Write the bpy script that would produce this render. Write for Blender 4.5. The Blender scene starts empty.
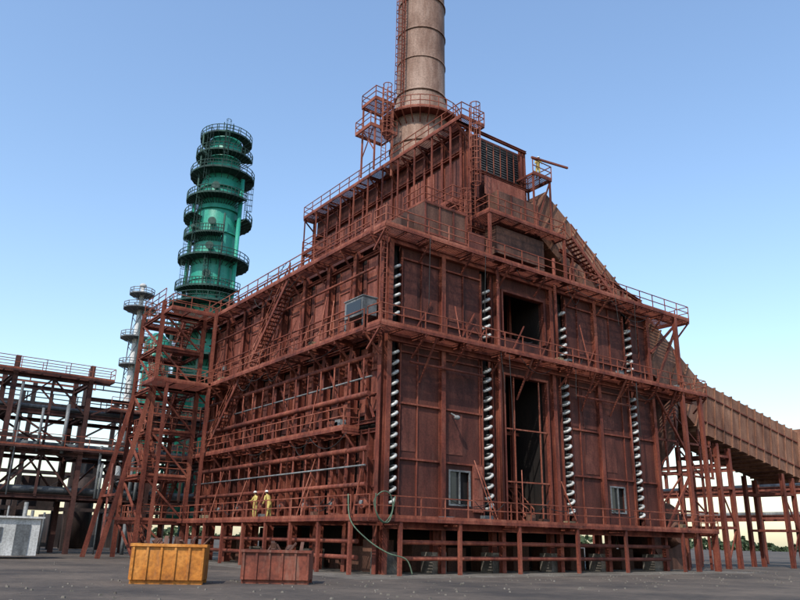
import bpy, math, random
from mathutils import Vector, Matrix
random.seed(7)
V=Vector
Z=V((0,0,1))
# ------------------------------------------------------------------ materials
def new_mat(name):
    m=bpy.data.materials.new(name);m.use_nodes=True
    nt=m.node_tree;b=nt.nodes["Principled BSDF"];return m,nt,b
def weathered(name,c_dark,c_mid,c_light,rough=0.75,metal=0.0,scale=0.6,streak=True,bump=0.25,fine=9.0,dust=None,da=.45):
    m,nt,b=new_mat(name);N=nt.nodes;L=nt.links
    tc=N.new("ShaderNodeTexCoord")
    mp=N.new("ShaderNodeMapping");mp.inputs["Scale"].default_value=(1,1,0.22) if streak else (1,1,1)
    L.new(tc.outputs["Object"],mp.inputs["Vector"])
    n1=N.new("ShaderNodeTexNoise");n1.inputs["Scale"].default_value=scale*2.2;n1.inputs["Detail"].default_value=8;n1.inputs["Roughness"].default_value=0.65
    L.new(mp.outputs[0],n1.inputs["Vector"])
    n2=N.new("ShaderNodeTexNoise");n2.inputs["Scale"].default_value=scale*0.5;n2.inputs["Detail"].default_value=3
    L.new(tc.outputs["Object"],n2.inputs["Vector"])
    n3=N.new("ShaderNodeTexNoise");n3.inputs["Scale"].default_value=fine;n3.inputs["Detail"].default_value=6
    L.new(tc.outputs["Object"],n3.inputs["Vector"])
    r=N.new("ShaderNodeValToRGB");e=r.color_ramp.elements
    e[0].position=0.38;e[0].color=(*c_dark,1);e[1].position=0.64;e[1].color=(*c_light,1)
    k=e.new(0.5);k.color=(*c_mid,1)
    a=N.new("ShaderNodeMath");a.operation='MULTIPLY_ADD';a.inputs[1].default_value=0.6
    L.new(n1.outputs[0],a.inputs[0])
    a2=N.new("ShaderNodeMath");a2.operation='MULTIPLY';a2.inputs[1].default_value=0.4
    L.new(n2.outputs[0],a2.inputs[0]);L.new(a2.outputs[0],a.inputs[2])
    L.new(a.outputs[0],r.inputs[0])
    mx=N.new("ShaderNodeMixRGB");mx.blend_type='MULTIPLY';mx.inputs[0].default_value=0.5
    r2=N.new("ShaderNodeValToRGB");r2.color_ramp.elements[0].position=0.35;r2.color_ramp.elements[0].color=(0.35,0.33,0.32,1);r2.color_ramp.elements[1].position=0.6
    L.new(n3.outputs[0],r2.inputs[0]);L.new(r.outputs[0],mx.inputs[1]);L.new(r2.outputs[0],mx.inputs[2])
    out=mx.outputs[0]
    if dust:
        n4=N.new("ShaderNodeTexNoise");n4.inputs["Scale"].default_value=1.7;n4.inputs["Detail"].default_value=9;n4.inputs["Roughness"].default_value=.7
        mp2=N.new("ShaderNodeMapping");mp2.inputs["Scale"].default_value=(1.4,1.4,.3);mp2.inputs["Location"].default_value=(5,3,9)
        L.new(tc.outputs["Object"],mp2.inputs["Vector"]);L.new(mp2.outputs[0],n4.inputs["Vector"])
        r4=N.new("ShaderNodeValToRGB");r4.color_ramp.elements[0].position=.54;r4.color_ramp.elements[0].color=(0,0,0,1);r4.color_ramp.elements[1].position=.75;r4.color_ramp.elements[1].color=(da,da,da,1)
        L.new(n4.outputs[0],r4.inputs[0])
        mx2=N.new("ShaderNodeMixRGB");mx2.inputs[2].default_value=(*dust,1);L.new(r4.outputs[0],mx2.inputs[0]);L.new(out,mx2.inputs[1]);out=mx2.outputs[0]
    L.new(out,b.inputs["Base Color"])
    b.inputs["Roughness"].default_value=rough;b.inputs["Metallic"].default_value=metal
    b.inputs["Specular IOR Level"].default_value=0.3
    bp=N.new("ShaderNodeBump");bp.inputs["Strength"].default_value=bump;bp.inputs["Distance"].default_value=0.05
    L.new(n1.outputs[0],bp.inputs["Height"]);L.new(bp.outputs[0],b.inputs["Normal"])
    return m
RUST=weathered("red_primer_steel",(0.06,0.014,0.009),(0.15,0.036,0.022),(0.26,0.08,0.047),dust=(0.24,0.11,0.075))
RUSTD=weathered("red_primer_wall",(0.036,0.0095,0.007),(0.072,0.0195,0.0135),(0.115,0.034,0.022),bump=0.4,dust=(0.12,0.055,0.04))
PANEL=weathered("red_primer_panel",(0.1,0.027,0.018),(0.19,0.055,0.035),(0.31,0.11,0.074),scale=0.9,bump=0.4,dust=(0.3,0.15,0.11))
PANELD=weathered("red_primer_dark_panel",(0.05,0.014,0.01),(0.1,0.029,0.02),(0.155,0.053,0.036),scale=0.9,bump=0.4)
RAIL=weathered("rail_primer",(0.12,0.03,0.017),(0.22,0.06,0.034),(0.34,0.125,0.08))
TAN=weathered("rusty_duct_steel",(0.1,0.043,0.026),(0.19,0.088,0.053),(0.3,0.16,0.1),bump=0.5,dust=(0.3,0.19,0.14))
BROWNBOX=weathered("brown_sheet",(0.05,0.023,0.016),(0.1,0.045,0.03),(0.17,0.083,0.056))
STACK=weathered("stack_steel",(0.09,0.048,0.034),(0.18,0.105,0.075),(0.33,0.23,0.18),scale=0.35,dust=(0.3,0.22,0.18))
DARK=weathered("painted_shade_black",(0.006,0.005,0.005),(0.012,0.009,0.008),(0.022,0.015,0.012))  # near-black colour standing in for shade inside openings, slots and recesses
BEND=weathered("bare_tube_steel",(0.22,0.22,0.21),(0.42,0.42,0.4),(0.58,0.58,0.56),rough=0.5,metal=0.1,scale=2.0,streak=False,bump=0.1)
GREY=weathered("grey_steel",(0.07,0.075,0.08),(0.14,0.15,0.155),(0.24,0.25,0.25),rough=0.6)
DGREY=weathered("dark_structure_steel",(0.018,0.014,0.014),(0.038,0.027,0.025),(0.07,0.043,0.036))
RACKR=weathered("dark_red_structure_steel",(0.028,0.012,0.01),(0.062,0.025,0.02),(0.11,0.047,0.037))
GREEN=weathered("green_vessel_paint",(0.015,0.18,0.125),(0.028,0.29,0.205),(0.08,0.39,0.29),rough=0.42,scale=0.18,bump=0.05)
DGREEN=weathered("dark_green_steel",(0.014,0.03,0.027),(0.025,0.06,0.05),(0.045,0.095,0.078))
ORANGE=weathered("orange_paint",(0.22,0.07,0.012),(0.42,0.15,0.02),(0.54,0.23,0.05),rough=0.6,streak=False,dust=(0.22,0.12,0.06),da=.9)
REDP=weathered("red_paint",(0.1,0.025,0.015),(0.18,0.045,0.025),(0.25,0.085,0.055),rough=0.6,streak=False,dust=(0.18,0.11,0.08),da=.9)
WHITE=weathered("white_paint",(0.4,0.4,0.38),(0.58,0.58,0.56),(0.72,0.72,0.7),streak=True)
CONC=weathered("concrete",(0.07,0.06,0.05),(0.13,0.115,0.095),(0.2,0.18,0.155),streak=False)
HOSE=weathered("green_hose",(0.05,0.08,0.055),(0.09,0.14,0.09),(0.15,0.2,0.13))
WOOD=weathered("timber",(0.12,0.08,0.05),(0.24,0.17,0.1),(0.36,0.27,0.17))
CABLE=weathered("black_cable",(0.012,0.012,0.012),(0.02,0.02,0.02),(0.035,0.03,0.03))
YEL=weathered("yellow_coverall",(0.4,0.3,0.08),(0.52,0.41,0.13),(0.62,0.52,0.2),streak=False,fine=20)
SKIN=weathered("skin",(0.22,0.11,0.07),(0.3,0.16,0.1),(0.36,0.2,0.13),streak=False)
HAIR=weathered("black_hair",(0.01,0.01,0.01),(0.02,0.018,0.015),(0.03,0.025,0.02))
HELM=weathered("helmet_white",(0.6,0.6,0.58),(0.75,0.75,0.72),(0.8,0.8,0.78),rough=0.35)
LEAF=weathered("foliage",(0.02,0.04,0.015),(0.045,0.07,0.03),(0.08,0.11,0.045),streak=False)
def glass():
    m,nt,b=new_mat("dark_glass");b.inputs["Base Color"].default_value=(0.02,0.022,0.024,1);b.inputs["Roughness"].default_value=0.2;return m
GLASS=glass()
def ground_mat():
    m,nt,b=new_mat("dusty_ground");N=nt.nodes;L=nt.links
    tc=N.new("ShaderNodeTexCoord")
    n=N.new("ShaderNodeTexNoise");n.inputs["Scale"].default_value=0.16;n.inputs["Detail"].default_value=12;n.inputs["Roughness"].default_value=0.7
    n2=N.new("ShaderNodeTexNoise");n2.inputs["Scale"].default_value=3.0;n2.inputs["Detail"].default_value=8
    L.new(tc.outputs["Object"],n.inputs["Vector"]);L.new(tc.outputs["Object"],n2.inputs["Vector"])
    r=N.new("ShaderNodeValToRGB");e=r.color_ramp.elements;e[0].position=.38;e[0].color=(0.04,0.03,0.024,1);e[1].position=.62;e[1].color=(0.14,0.105,0.078,1)
    L.new(n.outputs[0],r.inputs[0])
    mx=N.new("ShaderNodeMixRGB");mx.blend_type='MULTIPLY';mx.inputs[0].default_value=.6
    L.new(r.outputs[0],mx.inputs[1]);L.new(n2.outputs[0],mx.inputs[2]);L.new(mx.outputs[0],b.inputs["Base Color"])
    bp=N.new("ShaderNodeBump");bp.inputs["Strength"].default_value=.8;bp.inputs["Distance"].default_value=.12
    L.new(n2.outputs[0],bp.inputs["Height"]);L.new(bp.outputs[0],b.inputs["Normal"]);b.inputs["Roughness"].default_value=.95
    return m
# ------------------------------------------------------------------ mesh builder
class MB:
    def __init__(s): s.v=[];s.f=[];s.sm=[]
    def _add(s,vs,fs,smooth=False):
        o=len(s.v);s.v+= [tuple(p) for p in vs];s.f+=[tuple(i+o for i in f) for f in fs];s.sm+=[smooth]*len(fs)
    def box(s,x0,x1,y0,y1,z0,z1):
        s._add([(x0,y0,z0),(x1,y0,z0),(x1,y1,z0),(x0,y1,z0),(x0,y0,z1),(x1,y0,z1),(x1,y1,z1),(x0,y1,z1)],
          [(0,3,2,1),(4,5,6,7),(0,1,5,4),(1,2,6,5),(2,3,7,6),(3,0,4,7)])
    def beam(s,p,q,w,h=None,up=None):
        p=V(p);q=V(q);h=h or w;d=(q-p)
        if d.length<1e-5:return
        d.normalize()
        u=V(up) if up else Z
        if abs(d.dot(u))>.98:u=V((0,1,0)) if abs(d.y)<.9 else V((1,0,0))
        a=d.cross(u).normalized();b=a.cross(d)
        a=a*w/2;b=b*h/2
        s._add([p-a-b,p+a-b,p+a+b,p-a+b,q-a-b,q+a-b,q+a+b,q-a+b],[(0,1,2,3),(4,7,6,5),(0,4,5,1),(1,5,6,2),(2,6,7,3),(3,7,4,0)])
    def ibeam(s,p,q,w,h=None,up=None,t=.03):
        p=V(p);q=V(q);h=h or w;d=(q-p).normalized();u=V(up) if up else Z
        if abs(d.dot(u))>.98:u=V((0,1,0))
        a=d.cross(u).normalized();b=a.cross(d)
        s.beam(p+b*(h/2-t/2),q+b*(h/2-t/2),w,t,up=b);s.beam(p-b*(h/2-t/2),q-b*(h/2-t/2),w,t,up=b)
        s.beam(p,q,t,h-2*t,up=b)
    def tube(s,p,q,r,n=10,r2=None,cap=True):
        s.sweep([V(p),V(q)],[r,r if r2 is None else r2],n,cap)
    def sag(s,p,q,dz,r=.022):
        p=V(p);q=V(q);s.sweep([p.lerp(q,k/8)-Z*dz*4*(k/8)*(1-k/8) for k in range(9)],r,5)
    def sweep(s,pts,r,n=8,cap=True):
        pts=[V(p) for p in pts]
        if not isinstance(r,(list,tuple)):r=[r]*len(pts)
        vs=[];prev=None
        for i,p in enumerate(pts):
            d=(pts[min(i+1,len(pts)-1)]-pts[max(i-1,0)]).normalized()
            if prev is None:
                u=Z if abs(d.z)<.95 else V((1,0,0));a=d.cross(u).normalized()
            else:
                a=(prev-d*prev.dot(d)).normalized()
            prev=a;b=d.cross(a)
            for k in range(n):
                t=2*math.pi*k/n;vs.append(p+(a*math.cos(t)+b*math.sin(t))*r[i])
        fs=[]
        for i in range(len(pts)-1):
            for k in range(n):
                fs.append((i*n+k,i*n+(k+1)%n,(i+1)*n+(k+1)%n,(i+1)*n+k))
        s._add(vs,fs,True)
        if cap:
            o=len(s.v)-len(vs)
            s.f.append(tuple(o+k for k in range(n))[::-1]);s.f.append(tuple(o+(len(pts)-1)*n+k for k in range(n)));s.sm+=[False,False]
    def ball(s,c,rx,ry,rz,n=12,m=8,half=False):
        vs=[];fs=[]
        for i in range(m+1):
            ph=(math.pi/2 if half else math.pi)*i/m
            for k in range(n):
                t=2*math.pi*k/n;vs.append((c[0]+rx*math.sin(ph)*math.cos(t),c[1]+ry*math.sin(ph)*math.sin(t),c[2]+rz*math.cos(ph)))
        for i in range(m):
            for k in range(n):fs.append((i*n+k,(i+1)*n+k,(i+1)*n+(k+1)%n,i*n+(k+1)%n))
        s._add(vs,fs,True)
    def emit(s,name,parent,mat):
        if not s.v:return None
        me=bpy.data.meshes.new(name);me.from_pydata(s.v,[],s.f);me.polygons.foreach_set("use_smooth",s.sm);me.materials.append(mat);me.update()
        ob=bpy.data.objects.new(name,me);bpy.context.collection.objects.link(ob)
        if parent:ob.parent=parent
        return ob
def empty(name,loc=(0,0,0)):
    e=bpy.data.objects.new(name,None);bpy.context.collection.objects.link(e);e.location=loc;e.empty_display_size=1;return e
def rail(mb,pts,h=1.1,sp=1.6,w=.055,toe=True):
    for a,b in zip(pts[:-1],pts[1:]):
        a=V(a);b=V(b);n=max(1,round((b-a).length/sp))
        ja=random.uniform(-.03,.03)
        for hh in (h,h*.55): mb.beam(a+Z*(hh+ja),b+Z*(hh-ja),w)
        if toe: mb.beam(a+Z*.08,b+Z*.08,.02,.15)
        for i in range(n+1):
            p=a.lerp(b,i/n);j=random.uniform(-.03,.03);mb.beam(p,p+V((j,j,h)),w)
def walk(mb,g,x0,x1,y0,y1,z,sides="",knee=None,knee_sp=3.1,rl=None,post=1.6):
    t=.16
    for (a,b) in (((x0,y0),(x1,y0)),((x1,y0),(x1,y1)),((x1,y1),(x0,y1)),((x0,y1),(x0,y0))):
        mb.beam((a[0],a[1],z-t/2),(b[0],b[1],z-t/2),.07,t)
    lx=x1-x0;ly=y1-y0
    if lx>ly:
        n=int(lx/.13)
        for i in range(n): 
            x=x0+.05+i*.13;g.box(x,x+.055,y0+.03,y1-.03,z-.045,z-.01)
        k=int(lx/1.5)
        for i in range(k+1): x=x0+lx*i/max(k,1);mb.beam((x,y0,z-.12),(x,y1,z-.12),.06,.12)
    else:
        n=int(ly/.13)
        for i in range(n):
            y=y0+.05+i*.13;g.box(x0+.03,x1-.03,y,y+.055,z-.045,z-.01)
        k=int(ly/1.5)
        for i in range(k+1): y=y0+ly*i/max(k,1);mb.beam((x0,y,z-.12),(x1,y,z-.12),.06,.12)
    R=rl or mb
    if 'W' in sides: rail(R,[(x0,y0,z),(x0,y1,z)],sp=post)
    if 'E' in sides: rail(R,[(x1,y0,z),(x1,y1,z)],sp=post)
    if 'S' in sides: rail(R,[(x0,y0,z),(x1,y0,z)],sp=post)
    if 'N' in sides: rail(R,[(x0,y1,z),(x1,y1,z)],sp=post)
    if knee:
        if knee in "EW":
            xo,xi=(x0,x1) if knee=='E' else (x1,x0);k=max(1,round(ly/knee_sp))
            for i in range(k+1):
                y=y0+.05+(ly-.1)*i/k;mb.beam((xo,y,z-.2),(xi,y,z-1.3),.1);mb.beam((xo,y,z-.24),(xi,y,z-.24),.12,.18)
        else:
            yo,yi=(y0,y1) if knee=='N' else (y1,y0);k=max(1,round(lx/knee_sp))
            for i in range(k+1):
                x=x0+.05+(lx-.1)*i/k;mb.beam((x,yo,z-.2),(x,yi,z-1.3),.1);mb.beam((x,yo,z-.24),(x,yi,z-.24),.12,.18)
def stair(mb,p,q,w,wd,rl=None):
    p=V(p);q=V(q);wd=V(wd).normalized()*w/2
    for sgn in (-1,1):
        mb.beam(p+wd*sgn,q+wd*sgn,.06,.24);a=p+wd*sgn;b=q+wd*sgn
        R=rl or mb
        for hh in (.55,1.0):R.beam(a+Z*hh,b+Z*hh,.05)
        n=max(2,int((q-p).length/1.3))
        for i in range(n+1):c=a.lerp(b,i/n);R.beam(c,c+Z*1.0,.05)
    n=int(abs(q.z-p.z)/.22)
    for i in range(n):
        c=p.lerp(q,(i+.5)/n);mb.beam(c-wd,c+wd,.24,.04)
def ladder(mb,x,y,z0,z1,axis='x',cage=True,out=(0,-1)):
    o=V((out[0],out[1],0));a=V((1,0,0)) if axis=='x' else V((0,1,0));c=V((x,y,0))
    for s in (-.22,.22): mb.beam(c+a*s+Z*z0,c+a*s+Z*z1,.05)
    n=int((z1-z0)/.3)
    for i in range(n): z=z0+.3*i+.15;mb.beam(c-a*.22+Z*z,c+a*.22+Z*z,.03)
    if cage:
        zz=z0+2.2
        hoops=[]
        while zz<z1+.9:
            pts=[c+a*(.36*math.cos(t))+o*(.36+.36*math.sin(t)) +Z*zz for t in [math.radians(q) for q in range(-60,241,30)]]
            for u,w in zip(pts[:-1],pts[1:]):mb.beam(u,w,.05)
            hoops.append(pts);zz+=.9
        for u,w in zip(hoops[:-1],hoops[1:]):
            for k in range(0,len(u),2):mb.beam(u[k],w[k],.035)
# ================================================================== FURNACE
FUR=empty("tubular_furnace")
st=MB();wl=MB();pn=MB();gr=MB();rl=MB();dk=MB();bd=MB();gy=MB();bx=MB();gl=MB();tn=MB();cc=MB();pd=MB();wd_=MB();cb=MB()
W=24.6;LN=25.2;ZB=2.75;ZT=18.7;ZM=12.9
TX=[.47,7.62,14.78,22.1];HW=.44
def fplate(x0,x1,z0,z1,y=0.0): wl.box(x0,x1,y,y+.25,z0,z1)
segs=[(-.0,TX[0]-HW),(TX[0]+HW,TX[1]-HW),(TX[1]+HW,9.0),(12.9,TX[2]-HW),(TX[2]+HW,TX[3]-HW),(TX[3]+HW,W)]
for i,(a,b) in enumerate(segs):
    if i==1:
        fplate(a,4.55,ZB,ZT);fplate(4.55,6.2,ZB,3.6);fplate(4.55,6.2,5.6,ZT);fplate(6.2,b,ZB,ZT)
    elif i==4:
        fplate(a,19.0,ZB,ZT);fplate(19.0,20.6,ZB,3.7);fplate(19.0,20.6,5.5,ZT);fplate(20.6,b,ZB,ZT)
    else: fplate(a,b,ZB,ZT)
fplate(9.0,12.9,11.75,14.3);fplate(9.0,12.9,17.3,ZT)
for (a,b,c,d) in ((4.55,6.2,3.6,5.6),(19.0,20.6,3.7,5.5)):
    for e in ((a,a+.1,c,d),(b-.1,b,c,d),(a+.1,b-.1,c,c+.1),(a+.1,b-.1,d-.1,d),((a+b)/2-.04,(a+b)/2+.04,c+.1,d-.1)):
        gy.box(e[0],e[1],-.06,.02,e[2],e[3])
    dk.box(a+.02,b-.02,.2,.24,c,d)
    gl.box(a+.05,(a+b)/2,.08,.1,c+.05,d-.05)
tn.box(6.32,7.08,-.16,-.08,3.3,5.9);tn.box(6.4,7.0,-.2,-.161,4.0,4.06);tn.box(6.4,7.0,-.2,-.161,5.2,5.26)
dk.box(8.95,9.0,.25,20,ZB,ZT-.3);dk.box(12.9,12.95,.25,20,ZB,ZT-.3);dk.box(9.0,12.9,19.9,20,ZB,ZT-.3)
st.box(9.0,12.9,.3,19,ZM-.1,ZM);st.box(9.0,12.9,.3,20,ZB-.1,ZB)
for yy in (2.5,6,10):
    for zz in (5.2,8.6,15.6):
        st.ibeam((9.0,yy,zz),(12.9,yy,zz),.2)
    for xx in (9.5,12.3): st.ibeam((xx,yy,ZB),(xx,yy,ZT),.22)
    rail(rl,[(9.1,yy,ZB),(12.8,yy,ZB)]);
stair(st,(12.4,1.2,ZB),(12.4,7,7.7),.7,(1,0,0),rl)
gy.tube((10.2,2.6,ZB),(10.2,2.6,12),.13)
for x in TX:
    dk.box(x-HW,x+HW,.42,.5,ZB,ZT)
    for s in (-1,1):
        st.box(x+s*HW-.035,x+s*HW+.035,-.14,.0-.002,ZB+.1,ZT-.6)
    for (za,zb) in ((3.35,12.1),(13.75,17.7)):
        n=int((zb-za)/.58)
        for i in range(n):
            if random.random()<.02: continue
            zc=za+.3+i*.58+random.uniform(-.02,.02);an=random.uniform(.5,.66);d=V((math.cos(an),0,math.sin(an)))
            pts=[]
            c=V((x+random.uniform(-.025,.025),-.02,zc));RR=.235
            pts.append(c+d*RR+V((0,.45,0)))
            for k in range(11):
                t=math.pi*k/10;pts.append(c+d*(RR*math.cos(t))+V((0,-.3*math.sin(t)-.02,0)))
            pts.append(c-d*RR+V((0,.45,0)))
            bd.sweep(pts,.09,9)
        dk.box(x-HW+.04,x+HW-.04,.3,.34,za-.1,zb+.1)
for x in (.0,3.95,8.55,13.55,18.2,W-.1):
    st.ibeam((x,-.16,0.0),(x,-.16,ZT+.2),.3,.3,up=(0,1,0))
for x in (2.4,5.7,16.5,20,23.5):
    st.box(x-.03,x+.03,-.11,-.002,ZM+.1,ZT-.4)
for x in (2.2,7.0,16.2,20.9): st.box(x-.03,x+.03,-.09,-.002,ZB+.2,ZM-.4)
for z in (5.95,9.0,11.95,14.1,17.65):
    for (a,b) in ((TX[0]+HW+.04,3.8),(4.1,TX[1]-HW-.04),(TX[2]+HW+.04,18.05),(18.35,TX[3]-HW-.04),(TX[3]+HW+.04,W-.25)):
        st.box(a,b,-.13,-.003,z-.05,z+.05)
for (a,b) in ((1.1,2.1),(2.5,3.7),(4.2,5.6),(15.4,16.1),(16.6,18.0),(18.45,19.9)):
    for (z0,z1) in ((6.1,8.85),(9.15,11.8),(14.25,17.5)):
        if random.random()<.4: pd.box(a,b,-.03,-.004,z0+random.uniform(0,.4),z1)
st.box(-.1,W,-.3,-.02,ZT-.35,ZT-.02);st.ibeam((-.1,-.3,ZM-.35),(W+5,-.3,ZM-.35),.25,.35);st.ibeam((-.1,-.3,ZB-.3),(W+4,-.3,ZB-.3),.3,.4)
for (z0,z1) in ((ZB,11.75),(14.3,17.3)):
    for x in (8.97,12.93): st.box(x-.07,x+.07,-.24,-.0,z0,z1)
    st.box(8.9,13.0,-.25,-.001,z1,z1+.14)
for z in (5.2,8.4): rl.beam((9.0,-.12,z),(12.9,-.12,z+.05),.08)
rl.beam((9.9,-.1,ZB),(9.9,-.1,11.7),.07);rl.beam((12.2,-.1,ZB),(12.2,-.1,11.7),.07)
wl.box(.35,.5,.25,LN,ZB,ZT)
wl.box(W-.15,W,.25,LN,ZB,ZT)
wl.box(0.5,W-.15,LN-.2,LN,ZB,ZT)
wl.box(0,W,.02,LN,ZT,ZT+.2)
wl.box(0,W,.02,LN,ZB-.25,ZB-.02)
dk.box(.3,.345,.3,LN-.2,ZB,ZT-.2)  # black sheet paints shade into the gaps between side panels
NB=8;BY=LN/NB
for i in range(NB+1):
    y=min(max(i*BY,.18),LN-.15)
    st.ibeam((-.1,y,0),(-.1,y,ZT+.1),.34,.5,up=(1,0,0))
    if i<NB:
        y0=y+.25 if i else .55;y1=(i+1)*BY-.25
        z0,z1=ZM+.35,ZT-.9
        m=y0+(y1-y0)*.62
        pn.box(-.2,.3,y0+.16,m-.12,z0,z1);pd.box(.1,.3,m+.16,y1-.12,z0+random.uniform(0,.4),z1)
        for q in (.3,.68): st.box(-.26,-.2,y0+.16,m-.12,z0+(z1-z0)*q-.05,z0+(z1-z0)*q+.05)
        for yy in (y0+.18,m-.16): st.box(-.28,-.2,yy-.03,yy+.03,z0,z1)
        for (z0,z1,n) in ((8.2,ZM-.5,2),(ZB+.3,7.3,3)):
            w=(y1-y0)/n
            for k in range(n):
                a=y0+k*w+.15;b=y0+(k+1)*w-.15
                j=random.uniform(0,.08)
                if z0<4 and k==1:
                    pd.box(.12+j,.3,a,b,z0+2.3,z1)
                    st.box(.1,.3,a-.05,a+.02,z0,z0+2.25);st.box(.1,.3,b-.02,b+.05,z0,z0+2.25)
                else:
                    (pn if random.random()<.4 else pd).box(.08+j,.3,a,b,z0+random.uniform(0,.5),z1)
                    for q in (.33,.66): st.box(.0,.08+j,a+.05,b-.05,z0+(z1-z0)*q-.04,z0+(z1-z0)*q+.04)
            for k in range(1,n): st.box(-.14,.3,y0+k*w-.05,y0+k*w+.05,z0-.1,z1+.3)
        if random.random()<.6: st.beam((-.35,y0,8.1),(-.35,y1,ZM-.6),.1)
for z in (ZM+.12,ZT-.55,8.0,ZM-.25,7.45,ZB+.1):
    st.ibeam((-.02,.3,z),(-.02,LN,z),.2,.22)
for (x,z,r,m) in ((-.55,16.9,.08,st),(-.55,11.6,.14,st),(-.7,9.4,.16,st),(-.55,10.4,.05,gy),(-.65,6.4,.16,st),(-.8,5.5,.05,gy),(-.7,4.5,.13,st),(-.5,15,.06,st)):
    m.tube((x,.6,z),(x,LN-.3,z),r,10)
for i in range(NB*2):
    y=.9+i*BY/2
    st.tube((-.7,y,4.5),(-.7,y,6.4),.05,8);st.tube((-.7,y,9.4),(-.1,y,9.4),.09,8);st.tube((-.7,y+.3,9.4),(-.7,y+.3,11.5),.045,8)
    if i%2==0: st.tube((-.3,y+.6,3.6),(.3,y+.6,3.6),.32,14);gy.tube((-.42,y+.6,3.6),(-.3,y+.6,3.6),.12,12)
    if random.random()<.25: gy.box(-.5,-.3,y+.3,y+.55,14.3,14.7)
    if random.random()<.5: st.beam((-.5,y,ZM),(-.5,y+random.uniform(-1,1),ZM+3.5),.06)
    st.beam((-1.1,y,7.6),(-1.1,y,7.9+random.uniform(0,1.0)),.05)
for i in range(30):
    y=random.uniform(1,23);z=random.choice((ZM,7.6,ZB,ZM));l=random.uniform(.2,.7);hgt=random.uniform(.15,.6)
    random.choice((bx,gy,pn,pd,wd_)).box(-1.15,-.75,y,y+l,z,z+hgt)
for i in range(18):
    x=random.uniform(1,27);z=random.choice((ZM,ZB,ZT+.1));l=random.uniform(.2,.8);hgt=random.uniform(.15,.55)
    random.choice((bx,gy,pn,pd,wd_)).box(x,x+l,-1.3,-.9,z,z+hgt)
for i in range(7):
    x=random.uniform(2,24);wd_.beam((x,-1.2,ZM+.05),(x+3,-1.0,ZM+.07),.25,.05)
# sagging cables and ropes, loose scaffold tubes
for i in range(26):
    y=random.uniform(1,19);z=random.choice((ZT-.3,ZM-.3,7.3,ZM+1.1,3.8,ZT+1.2));cb.sag((-1.3,y,z),(-1.3+random.uniform(-.1,.8),y+random.uniform(2,5),z+random.uniform(-.3,.3)),random.uniform(.2,1.0))
for i in range(16):
    x=random.uniform(1,22);z=random.choice((ZT-.3,ZM-.3,ZM+1.1,ZB+1.1));cb.sag((x,-1.55,z),(x+random.uniform(2,5),-1.5+random.uniform(0,1.1),z+random.uniform(-.3,.3)),random.uniform(.2,.9))
for i in range(9):
    x=random.uniform(1,24);z=random.choice((ZT,ZM));cb.sag((x,-1.56,z),(x+random.uniform(-.4,.4),-1.56,z-random.uniform(2,6)),.05)
for i in range(16):
    y=random.uniform(1,24);z=random.choice((ZB,7.6,ZM));rl.beam((-1.25,y,z),(-.6,y+random.uniform(-1.2,1.2),z+random.uniform(2.2,4.2)),.055)
for i in range(8):
    x=random.uniform(1,28);z=random.choice((ZB,ZM));rl.beam((x,-1.4,z),(x+random.uniform(-1,1),-.4,z+random.uniform(2,3.6)),.055)
for (x0,x1,y0,y1,z,s,k) in (
    (-1.35,-.38,.0,LN+1.2,ZT+.1,"WN",'E'),(-1.35,28.4,-1.5,-.32,ZT+.1,"SWE",'N'),
    (-1.6,-.38,.0,LN-1,ZM,"W",'E'),(-1.6,29.6,-1.6,-.32,ZM,"SWE",'N'),
    (-1.4,-.38,2.0,LN+1,7.6,"WS",'E'),
    (-2.0,-.38,.0,LN+1.6,ZB,"W",None),(-2.0,29.0,-1.7,-.34,ZB,"SWE",None)):
    walk(st,gr,x0,x1,y0,y1,z,s,k,BY,rl)
walk(st,gr,W+.1,28.4,-.3,7,ZT+.1,"EN",None,rl=rl)
walk(st,gr,W+.1,29.6,-.3,6,ZM,"EN",None,rl=rl)
for x in (26.5,28.8):
    for y in (-1.4,5.8):
        st.ibeam((x,y,0),(x,y,ZM if x>28 else ZT),.28)
for x0,z0,x1,z1 in ((24.7,ZM,28.3,ZT-.3),(24.6,ZT-3,28.2,ZT-.1),(24.7,ZB,28.8,7.5),(28.8,7.5,24.7,12.6)): st.beam((x0,-.35,z0),(x1,-.35,z1),.16)
for y in [i*BY for i in range(NB+1)]: st.beam((-1.9,y+.1,0),(-1.9,y+.1,ZB-.1),.18);st.beam((-1.9,y+.1,ZB-.25),(0,y+.1,ZB-.25),.16,.2)
for x in [0,4,8.5,13.5,18.2,24.5,28.8]: st.beam((x,-1.6,0),(x,-1.6,ZB-.1),.18);st.beam((x,-1.6,ZB-.25),(x,0,ZB-.25),.16,.2)
for x in (0.6,4,8.5,13.5,18.2,24):
    for y in (.6,8,16,24.6):
        cc.box(x-.5,x+.5,y-.5,y+.5,-.05,1.1);st.ibeam((x,y,1.1),(x,y,ZB-.25),.35)
for z in (.8,1.6): st.tube((-1.2,.5,z),(-1.2,24,z),.12);st.tube((.5,-.8,z),(24,-.8,z),.12)
for i in range(9): bx.box(1+i*2.7,2.4+i*2.7,2.2,3.2,.01,random.uniform(.5,1.9))
for i in range(8): bx.box(1.6,2.6,4+i*2.6,5.5+i*2.6,.01,random.uniform(.5,1.9))
dk.box(3,W-2,6,6.1,0.01,ZB-.3);dk.box(5,5.1,6.1,LN-1,0.01,ZB-.3)  # added black sheets standing in for the shade under the floor
gy.box(-1.45,-.5,.4,2.3,ZM+.95,ZM+2.0);gl.box(-1.47,-1.449,.6,2.1,ZM+1.1,ZM+1.85);gy.box(-1.5,-.45,.35,2.35,ZM+2.0,ZM+2.06)
for y in (.45,2.25): gy.beam((-1.4,y,ZM),(-1.4,y,ZM+.95),.06)
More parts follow.
